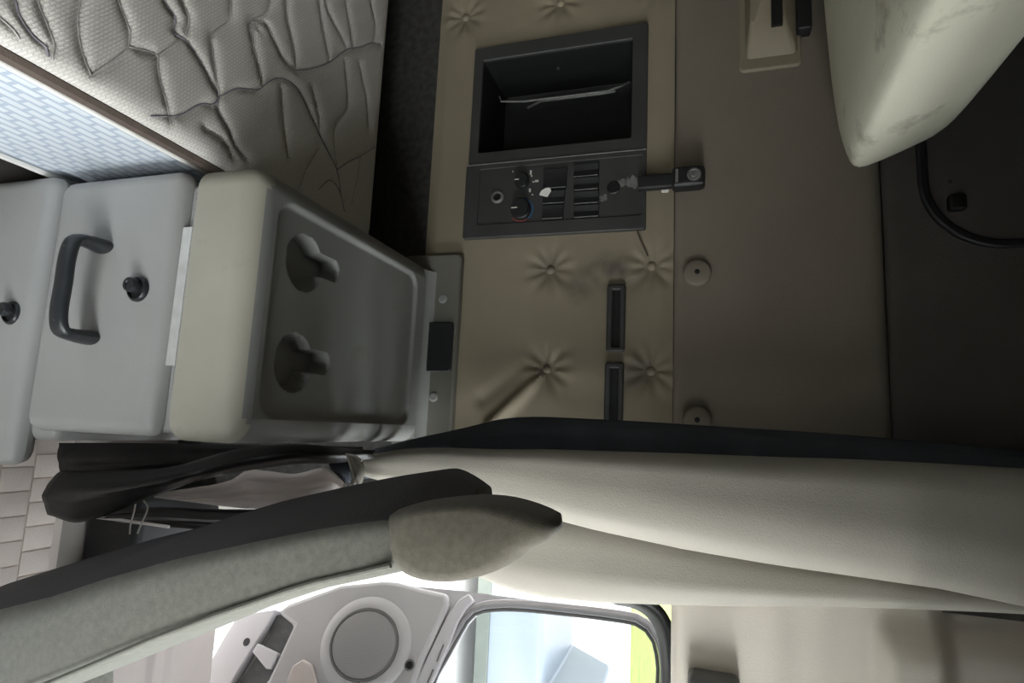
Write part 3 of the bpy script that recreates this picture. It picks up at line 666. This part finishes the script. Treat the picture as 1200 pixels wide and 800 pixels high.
rows = [[onY(180, 579, .84), onY(230, 571, .84), onY(270, 563, .85), onY(290, 551, .86), onY(310, 552, .86), onY(345, 556, .87), onY(380, 549, .88), onY(396, 560, .89), onY(408, 574, .90)],
        [onY(182, 581, .83), onY(232, 580, .82), onY(270, 577, .82), onY(290, 572, .83), onY(310, 570, .82), onY(345, 571, .83), onY(380, 566, .85), onY(396, 570, .88), onY(408, 577, .90)],
        [onY(184, 582, .85), onY(235, 589, .86), onY(268, 593, .87), onY(290, 595, .87), onY(310, 595, .88), onY(345, 594, .88), onY(380, 584, .89), onY(396, 580, .90), onY(408, 580, .91)]]
patch(b, rows, 60, 16, .006, 2.2, 11); obj('torn_backing', b, MT['white'], cur, solid=.003)['label'] = 'white backing cloth showing through the tear'
b = B()
rows = [[onY(110, 604, .93), onY(180, 594, .93), onY(260, 597, .93), onY(360, 596, .94), onY(440, 588, .95)], [onY(115, 606, .92), onY(180, 604, .92), onY(260, 608, .92), onY(360, 606, .93), onY(440, 598, .94)], [onY(140, 611, .93), onY(200, 617, .93), onY(280, 622, .93), onY(360, 620, .94), onY(440, 612, .95)]]
patch(b, rows, 36, 12, .006, 2, 13); lf = obj('lower_flap', b, MT['seatback'], cur, solid=.003)
b = B(); tube(b, resample([onY(112, 606, .918), onY(140, 609, .917), onY(170, 613, .917), onY(198, 617, .92)], 16), .0028, 6); obj('frayed_edge', b, MT['white'], lf)
# frayed white edge of the tear
b = B()
rows = [[onY(406, 531, .865), onY(411, 545, .86), onY(413, 560, .86), onY(406, 572, .865)], [onY(417, 534, .85), onY(420, 545, .845), onY(418, 558, .845), onY(409, 574, .86)], [onY(426, 541, .86), onY(428, 550, .86), onY(424, 566, .86), onY(414, 577, .865)]]
patch(b, rows, 14, 8, .003, 2, 3); te = obj('tear_edge', b, MT['curtain'], cur, solid=.002)
b = B()
for pts in ([(406, 531), (409, 540), (413, 552), (415, 561)], [(378, 548), (388, 553), (397, 560)], [(400, 571), (410, 575), (422, 577)], [(416, 562), (421, 569), (424, 577)], [(402, 575), (405, 566), (411, 569)], [(408, 532), (416, 534), (424, 540)]):
    tube(b, resample([onY(x, y, .845) for x, y in pts], 8), .0018, 5)
obj('frayed_threads', b, MT['piping'], te)
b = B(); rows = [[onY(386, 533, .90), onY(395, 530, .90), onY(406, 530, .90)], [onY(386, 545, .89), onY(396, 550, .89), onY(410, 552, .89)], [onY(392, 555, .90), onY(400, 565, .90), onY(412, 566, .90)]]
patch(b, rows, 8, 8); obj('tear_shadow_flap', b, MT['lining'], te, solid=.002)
# two pale ties hanging by the hem
for pts, lab in (([(159, 588), (157, 600), (153, 614), (152, 626)], 'straight pale plastic tie hanging below the black curtain hem'),
                 ([(168, 586), (173, 594), (170, 604), (165, 615), (161, 625)], 'bent pale plastic tie hanging below the black curtain hem')):
    b = B(); tube(b, resample([onY(x, y, .90) for x, y in pts], 14), .0022, 6, flat=.5); tag(obj('plastic_tie', b, MT['piping']), lab, 'tie')
b = B(); tube(b, resample([onZ(x, y, -1.2465) for x, y in ((126, 611), (121, 621), (127, 626), (134, 624), (140, 618), (128, 632), (112, 633), (110, 624), (116, 628))], 40), .0028, 6)
tag(obj('twine_scrap', b, MT['piping']), 'curled scrap of pale twine lying on the floor beside the mat', 'twine')

# ================================================================ DRIVER SEAT
seat = empty('driver_seat', (.42, .70, -1.25), 'grey cloth driver seat with tall reclined backrest and rounded headrest', 'seat')
# side profile of the backrest on the inboard face: rear line / front line (x at height z)
rear = [(-1.02, .305), (-.86, .250), (-.741, .211), (-.667, .190), (-.598, .165), (-.511, .138), (-.41, .112), (-.335, .094), (-.282, .084), (-.22, .096)]
front = [(-1.02, .47), (-.86, .395), (-.73, .335), (-.60, .274), (-.517, .234), (-.448, .204), (-.355, .166), (-.268, .140), (-.22, .122)]
def at_(tab, z): return float(np.interp(z, [t[0] for t in tab], [t[1] for t in tab]))
rings = []; n = 72
for z in np.r_[np.linspace(-1.02, -.30, 30), np.linspace(-.285, -.22, 6)]:
    xr, xf = at_(rear, z), at_(front, z); t = max(0, (z + .30) / .08)
    y0 = .492 + .028 * max(0, (z + .75) / .55) ** 2 + .03 * t * t; y1 = .905 - .19 * max(0, (z + .70) / .44) ** 1.6 - .04 * t * t
    r = []
    for k in range(n):
        a = 2 * PI * k / n; ca, sa = math.cos(a), math.sin(a)
        u = abs(ca) ** .42 * (1 if ca > 0 else -1); w = abs(sa) ** .30 * (1 if sa > 0 else -1)
        yy = (y0 + y1) / 2 + (y1 - y0) / 2 * w; g = min(1, max(0, (yy - y0) / (.55 * (y1 - y0)))); bul = -.034 * g * g * (3 - 2 * g) * max(0, -u) ** .6
        r.append(Vector(((xr + xf) / 2 + (xf - xr) / 2 * u + bul, yy, z)))
    rings.append(r)
b = B(); loft(b, rings)
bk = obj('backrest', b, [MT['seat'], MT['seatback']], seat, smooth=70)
# the rear faces take the darker charcoal material
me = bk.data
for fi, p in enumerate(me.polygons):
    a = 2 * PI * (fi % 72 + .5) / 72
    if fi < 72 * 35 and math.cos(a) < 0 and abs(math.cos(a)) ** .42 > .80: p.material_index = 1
b = B(); pts = [Vector((at_(front, z) - .012, .4925 + .028 * max(0, (z + .75) / .55) ** 2, z)) for z in np.linspace(-1.0, -.27, 30)]
tube(b, pts, .0028, 8); obj('piping', b, MT['seat'], bk)
# headrest: oval side profile
hpx = [(443, 632), (446, 614), (457, 600), (480, 592), (512, 588), (545, 586), (580, 589), (612, 597), (638, 607), (650, 614), (651, 623), (644, 632), (632, 639), (618, 645), (602, 658), (582, 670), (556, 679), (525, 684), (495, 682), (470, 673), (452, 655)]
hp = resample([onY(x, y, .525) for x, y in hpx + hpx[:1]], 49)[:-1]
hc = sum(hp, Vector()) / len(hp); rings = []
for y, k in ((.515, .70), (.517, .82), (.522, .91), (.530, .965), (.540, .99), (.552, 1.0), (.575, 1.0), (.60, .985), (.625, .95), (.645, .90), (.658, .83), (.667, .74), (.672, .60), (.674, .4)):
    yy = .515 + (y - .515) * .78; rings.append([Vector((hc.x + (p.x - hc.x) * k, yy, hc.z - .12 * max(0, yy - .545) + (p.z - hc.z) * k)) for p in hp])
b = B(); loft(b, rings); obj('headrest', b, MT['headrest'], seat, smooth=75)['label'] = 'brown-grey rounded headrest'
b = B(); rings = []
for z, k in ((-1.04, .9), (-1.02, 1), (-.93, 1), (-.90, .97), (-.885, .9)):
    rings.append([Vector((.62 + (x - .62) * k, .66 + (y - .66) * k, z)) for x, y in rrect(.34, .90, .52, .80, .07, 6)])
loft(b, rings); obj('seat_cushion', b, MT['seat'], seat)
b = B(); rbox(b, .44, .82, .54, .78, -1.25, -1.04, .03); obj('pedestal', b, MT['blackplastic'], seat)

# ================================================================ DOOR (ajar, hinged at its front edge)
TH = math.radians(25); HG = Vector((1.05, 1.22, 0)); Dd = Vector((math.cos(TH), -math.sin(TH), 0)); Nd = Vector((math.sin(TH), math.cos(TH), 0))
dmap = lambda s, z, w: HG + Dd * s - Nd * w + Vector((0, 0, z))      # w into the cab
def dpx(px, py, w=0.):
    d = Vector(ray(px, py)); t = (HG - Nd * w).dot(Nd) / d.dot(Nd); P_ = d * t; return ((P_ - HG).dot(Dd), P_.z)
door = empty('door_1', (HG.x, HG.y, -1.2)); struct(door)
# window opening and door outline as matching loops
winp = [(566, 718), (553, 725), (542, 742), (526, 771), (511, 799)]
w_in = [dpx(*p) for p in winp]; sF = -.13
slope = (w_in[-1][1] - w_in[-2][1]) / (w_in[-1][0] - w_in[-2][0])
zF = w_in[-1][1] - .03
tr = [dpx(602, 716), dpx(660, 721), dpx(725, 729), dpx(750, 735), dpx(764, 751), dpx(769, 772), dpx(770, 790)]
winloop = [(sF, zF)] + [(-.30, w_in[-1][1] - .012)] + w_in[::-1] + tr + [(-.35, tr[-1][1] - .01), (-.20, -.10), (sF, -.22)]
winloop = [(v[0], v[1]) for v in resample([(a, c, 0) for a, c in winloop], 60)]
wc = (np.mean([p[0] for p in winloop]), np.mean([p[1] for p in winloop]))
def grow(lp, d):
    out = []; n = len(lp)
    for i in range(n):
        a = Vector(lp[i - 1]); c = Vector(lp[(i + 1) % n]); t = (c - a).normalized(); nn = Vector((t.y, -t.x))
        p = Vector(lp[i])
        if (p - Vector(wc)).dot(nn) < 0: nn = -nn
        out.append(tuple(p + nn * d))
    return out
# outer outline, projected from the window loop outwards
outline = [(-.02, -.05), (-.02, -1.10), (-.36, -1.215), (-.432, -1.235), (-.50, -1.19), (-.58, -1.10), (-.66, -.95), (-.688, -.80), (-.695, -.58), (-.695, -.30), (-.690, -.12), (-.66, -.05), (-.60, -.018), (-.2, -.018)]
def ray_hit(c, d):
    best = None
    for i in range(len(outline)):
        a = Vector(outline[i]); e = Vector(outline[(i + 1) % len(outline)]) - a
        den = d.x * e.y - d.y * e.x
        if abs(den) < 1e-9: continue
        q = a - Vector(c); t = (q.x * e.y - q.y * e.x) / den; u = (q.x * d.y - q.y * d.x) / den
        if t > 0 and -1e-6 <= u <= 1 + 1e-6: best = t if best is None else max(best, t)
    return tuple(Vector(c) + d * best)
g1 = grow(winloop, .010); g2 = grow(winloop, .022)
# re-cast both loops to common angles so the plate's ring is clean, with extra angles at the outline's corners
angs = sorted([math.atan2(p[1] - wc[1], p[0] - wc[0]) for p in g2] + [math.atan2(p[1] - wc[1], p[0] - wc[0]) for p in outline])
def hit_loop(lp, d):
    best = None
    for i in range(len(lp)):
        a = Vector(lp[i]); e = Vector(lp[(i + 1) % len(lp)]) - a; den = d.x * e.y - d.y * e.x
        if abs(den) < 1e-12: continue
        q = a - Vector(wc); t = (q.x * e.y - q.y * e.x) / den; u = (q.x * d.y - q.y * d.x) / den
        if t > 0 and -1e-6 <= u <= 1 + 1e-6: best = t if best is None else max(best, t)
    return tuple(Vector(wc) + d * best)
dirs = [Vector((math.cos(a), math.sin(a))) for a in angs]
b = B(); ringplate(b, [ray_hit(wc, d) for d in dirs], [hit_loop(g2, d) for d in dirs], dmap, -.045, 0)
obj('door_shell', b, MT['doorlight'], door)
def lay(name, pts, w0, w1, m, par=door, bevel=.004, seg=3):
    b = B(); prism(b, pts, dmap, w0, w1); return obj(name, b, m, par, bevel=bevel, seg=seg)
# inner card below the belt
belt0 = dpx(540, 702); belt1 = dpx(492, 800)
card = [(-.03, belt1[1] - .10), (-.30, belt1[1] - .03), (belt1[0], belt1[1]), dpx(500, 776), dpx(522, 728), dpx(530, 711), dpx(528, 698), dpx(500, 692), dpx(470, 684), (-.690, -.80), (-.665, -.92), (-.60, -1.06), (-.575, -1.085), dpx(350, 735), dpx(320, 800), (-.33, -1.15), (-.03, -1.06)]
dc = lay('door_card', card, 0, .030, MT['door'], bevel=.012)
# raised pod around the loudspeaker
sc_ = dpx(428, 755, .03)
def ell(c, a, bb, n=40, rot=0): return [(c[0] + a * math.cos(t), c[1] + bb * math.sin(t)) for t in np.linspace(0, 2 * PI, n, endpoint=False)]
b = B(); loft(b, [[dmap(s, z, w) for s, z in ell(sc_, r1, r2)] for w, r1, r2 in ((.026, .118, .130), (.032, .110, .122), (.036, .100, .112), (.038, .092, .103), (.038, .084, .095), (.034, .080, .091))])
sp = obj('speaker', b, MT['door'], dc)
b = B(); loft(b, [[dmap(s, z, w) for s, z in ell(sc_, r1, r2)] for w, r1, r2 in ((.032, .0785, .0895), (.038, .077, .088), (.040, .070, .080), (.041, .045, .05), (.0412, .01, .01))]); obj('speaker_grille', b, MT['grille'], sp)
b = B(); ringplate(b, ell(sc_, .0825, .0935), ell(sc_, .078, .089), dmap, .032, .0395); obj('speaker_ring', b, MT['sealdark'], sp)
k = dpx(480, 779, .03); b = B(); rev(b, dmap(k[0], k[1], .029), -Nd, [(.013, 0), (.013, .003), (.010, .004), (.009, .001), (0, .001)], 20); kk = obj('lock_rosette', b, MT['sealdark'], dc)
b = B(); rev(b, dmap(k[0], k[1], .0305), -Nd, [(.0085, 0), (0, .0004)], 16); obj('lock_hole', b, MT['blackdeep'], kk)
b = B(); ringplate(b, ell((sc_[0] + .02, sc_[1] - .13), .055, .05), ell((sc_[0] + .02, sc_[1] - .13), .049, .044), dmap, .028, .034)
lay('cup_bump', [dpx(345, 800), dpx(352, 782), dpx(364, 774), dpx(374, 780), dpx(380, 800), dpx(372, 815), dpx(355, 815)], .028, .040, MT['sill'], dc, .005)
# pale belt strip beside the glass
b = B(); bs = [dpx(552, 697), dpx(540, 704), dpx(527, 722), dpx(511, 755), dpx(490, 800), dpx(478, 824), dpx(500, 830), dpx(510, 800), dpx(530, 756), dpx(540, 730), dpx(549, 715), dpx(558, 706)]
prism(b, bs, dmap, -.002, .020); obj('belt_trim', b, MT['doorlight'], door, bevel=.004)
for (x0, y0, x1, y1) in ((512, 775, 520, 755), (501, 800, 508, 784)):
    p, q = dpx(x0, y0, .02), dpx(x1, y1, .02); b = B(); tube(b, [dmap(*p, .0205), dmap(*q, .0205)], .0022, 6); obj('drain_slot', b, MT['sealdark'], door)
# window seal rings and glass
b = B(); ringplate(b, grow(winloop, .026), grow(winloop, .007), dmap, -.03, .010); ws = obj('window_seal', b, MT['doorlight'], door, bevel=.004)
b = B(); lp = [dmap(s, z, .012) for s, z in grow(winloop, .012)]; tube(b, lp + lp[:2], .0048, 8); obj('seal_bead', b, MT['seal'], ws)
b = B(); lp = [dmap(s, z, .006) for s, z in grow(winloop, .002)]; tube(b, lp + lp[:2], .0042, 8); obj('seal_bead', b, MT['sealdark'], ws)
b = B(); prism(b, grow(winloop, .010), dmap, -.022, -.017); gl = obj('window_pane', b, MT['tint'], door, smooth=0)
# dark pocket, pull bracket and diagonal bottom rail
pocket = [dpx(365, 716), dpx(322, 722), dpx(318, 745), dpx(300, 775), dpx(275, 812), dpx(315, 812), dpx(340, 770), dpx(356, 735)]
lay('door_pocket', pocket, -.004, .012, MT['doordark'], door, .004)
rail = [dpx(330, 716), dpx(286, 722), dpx(270, 748), dpx(252, 780), dpx(252, 812), dpx(272, 812), dpx(300, 766), dpx(322, 732)]
rl_ = lay('bottom_rail', rail, 0, .028, MT['doorlight'], door, .004)
hq = dpx(289, 752, .028); b = B(); rev(b, dmap(hq[0], hq[1], .0275), -Nd, [(.010, 0), (.010, .0012), (0, .0014)], 18); obj('rail_hole', b, MT['blackdeep'], rl_)
pb = [dpx(304, 754, .02), dpx(328, 766, .02), dpx(320, 784, .02), dpx(314, 784, .02), dpx(298, 764, .02)]
lay('pull_bracket', pb, .010, .030, MT['doorlight'], door, .003)

# dark coat hook on the header trim
p = onY(838, 796, 1.10); hk = empty('coat_hook', (p.x, 1.16, p.z), 'dark plastic coat hook on the beige trim over the door', 'hook')
q0, q1 = onY(806, 790, 1.13), onY(868, 800, 1.13)
b = B(); rbox(b, q0.x - .004, q0.x + .06, 1.115, 1.166, q0.z, q1.z, .012, 4); obj('hook_body', b, MT['sealdark'], hk)
b = B(); tube(b, resample([(q0.x + .03, 1.12, p.z - .03), (q0.x + .05, 1.10, p.z - .02), (q0.x + .06, 1.095, p.z + .02)], 10), .007, 8); obj('hook_arm', b, MT['sealdark'], hk)

# ================================================================ FLOOR MAT
b = B(); rbox(b, .045, 1.30, .10, .935, -1.25, -1.240, .003, 2); fm = obj('floor_mat', b, MT['matrub']); tag(fm, 'beige rubber floor mat with stepped tread blocks beside the seat', 'floor mat')
b = B(); w_, h_ = .046, .058
for i in range(10):
    for j in range(9):
        x = .07 + i * w_ + (.5 * w_ if j % 2 else 0); y = .455 + j * h_
        if x > .48 or y > .90: continue
        rbox(b, x, x + w_ * .95, y, y + h_ * .955, -1.243, -1.2375, .0015, 2)
tb = obj('tread_pattern', b, MT['matrub'], fm)

# ================================================================ OUTSIDE
b = B(); box(b, -40, 60, 1.6, 24.5, -2.62, -2.5); box(b, 2.2, 60, -60, 1.6, -2.62, -2.5); box(b, -40, 2.2, -60, -1.7, -2.62, -2.5); o = struct(obj('ground', b, MT['concrete'], smooth=0)); o.name = 'ground'
b = B(); box(b, -60, 90, 24.5, 120, -2.6, -2.46); o = struct(obj('lawn', b, MT['grass'], smooth=0)); 
CX = -1.6
car = empty('parked_pickup', (4.0 + CX, 7.2, -2.5), 'pale blue parked pickup seen through the door window', 'pickup')
prof = [(1.5, -2.25), (1.45, -2.0), (1.47, -1.62), (1.6, -1.57), (4.3, -1.55), (4.42, -1.05), (4.7, -.98), (5.5, -1.0), (5.95, -1.5), (6.9, -1.6), (7.0, -2.0), (6.95, -2.28)]
rings = []
for y, k in ((6.35, .96), (6.38, .99), (6.5, 1.0), (7.2, 1.01), (7.9, 1.0), (8.02, .99), (8.05, .96)):
    rings.append([Vector((4.2 + CX + (x - 4.2) * k, y + (.16 if z > -1.5 and y < 7.2 else (-.16 if z > -1.5 and y > 7.2 else 0)), -2.28 + (z + 2.28) * k)) for x, z in prof])
b = B(); loft(b, rings); cb = obj('body', b, MT['carblue'], car, bevel=.03)
b = B(); box(b, 1.62 + CX, 6.9 + CX, 6.32, 6.36, -2.27, -2.12); obj('side_trim', b, MT['cartrim'], car, bevel=.01)
for x0, x1 in ((4.5, 5.05), (5.12, 5.72)):
    b = B(); lo = (x0, -1.52); prism(b, [(x0, -1.48), (x1, -1.48), (x1 - .12, -1.10), (x0 + .06, -1.10)], lambda u, v, w: Vector((u + CX, w, v)), 6.47, 6.56); obj('side_window', b, MT['carglass'], car, bevel=.01)
for x in (2.3, 6.2):
    for y in (6.42, 7.82):
        b = B(); rev(b, (x + CX, y - .1, -2.19), (0, 1, 0), [(.10, .02), (.20, 0), (.30, .0), (.31, .03), (.31, .18), (.28, .2), (.1, .2)], 30); w = obj('wheel', b, MT['tyre'], car)
        b = B(); rev(b, (x + CX, y - .11, -2.19), (0, 1, 0), [(0, .0), (.05, .0), (.19, .015), (.19, .05)], 24); obj('hubcap', b, MT['metal'], w)

# ================================================================ LIGHT: an overcast bright sky through windscreen, side window and the open door
W = bpy.data.worlds.new('overcast'); SC.world = W; W.use_nodes = True
nt = W.node_tree; bg = nt.nodes['Background']
tc = nt.nodes.new('ShaderNodeTexCoord'); sx = nt.nodes.new('ShaderNodeSeparateXYZ'); nt.links.new(tc.outputs['Generated'], sx.inputs[0])
rp = nt.nodes.new('ShaderNodeValToRGB'); nt.links.new(sx.outputs['Z'], rp.inputs['Fac'])
rp.color_ramp.elements[0].position = 0; rp.color_ramp.elements[0].color = (1, .99, .965, 1); rp.color_ramp.elements[1].position = .7; rp.color_ramp.elements[1].color = (.92, .96, 1, 1)
dt = nt.nodes.new('ShaderNodeVectorMath'); dt.operation = 'DOT_PRODUCT'; nt.links.new(tc.outputs['Generated'], dt.inputs[0]); dt.inputs[1].default_value = Vector((.88, -.40, .14)).normalized()
mr = nt.nodes.new('ShaderNodeMapRange'); mr.interpolation_type = 'SMOOTHSTEP'; mr.inputs[1].default_value = .45; mr.inputs[2].default_value = 1.; mr.inputs[3].default_value = .75; mr.inputs[4].default_value = 4.5; nt.links.new(dt.outputs['Value'], mr.inputs[0])
vm = nt.nodes.new('ShaderNodeVectorMath'); vm.operation = 'SCALE'; nt.links.new(rp.outputs['Color'], vm.inputs[0]); nt.links.new(mr.outputs[0], vm.inputs['Scale']); nt.links.new(vm.outputs[0], bg.inputs['Color']); bg.inputs['Strength'].default_value = 5.0
def portal(name, loc, rot, sx_, sy_):
    l = bpy.data.lights.new(name, 'AREA'); l.shape = 'RECTANGLE'; l.size = sx_; l.size_y = sy_; l.cycles.is_portal = True
    o = bpy.data.objects.new(name, l); COL.objects.link(o); o.location = loc; o.rotation_euler = rot; return o
portal('windscreen_daylight', (1.84, 0, -.015), (0, math.radians(90), 0), .87, 2.4)
portal('side_window_daylight', (1.125, -1.36, -.275), (math.radians(90), 0, 0), .75, .55)
portal('door_daylight', (.68, 1.31, -.60), (math.radians(-90), 0, 0), .8, 1.3)

# ================================================================ CAMERA
cam = bpy.data.cameras.new('camera'); co = bpy.data.objects.new('camera', cam); COL.objects.link(co)
cam.sensor_fit = 'HORIZONTAL'; cam.sensor_width = 36; cam.lens = F / 1200 * 36; cam.clip_start = .02; cam.clip_end = 400
r = M3 @ np.array([1, 0, 0]); u = M3 @ np.array([0, -1, 0]); bk_ = M3 @ np.array([0, 0, -1])
co.matrix_world = Matrix(((r[0], u[0], bk_[0], 0), (r[1], u[1], bk_[1], 0), (r[2], u[2], bk_[2], 0), (0, 0, 0, 1)))
SC.camera = co
# lift everything so that the cab floor is z = 0
bpy.context.view_layer.update()
for o in list(SC.objects):
    if o.parent is None:
        if o is co: o.matrix_world = Matrix.Translation((0, 0, FLOOR)) @ o.matrix_world
        else: o.location.z += FLOOR
vs_ = SC.view_settings; vs_.view_transform = 'Standard'; vs_.look = 'None'; vs_.gamma = 1; vs_.use_curve_mapping = False; vs_.exposure = .15
SC.cycles.max_bounces = 10; SC.cycles.diffuse_bounces = 6; SC.cycles.transparent_max_bounces = 12
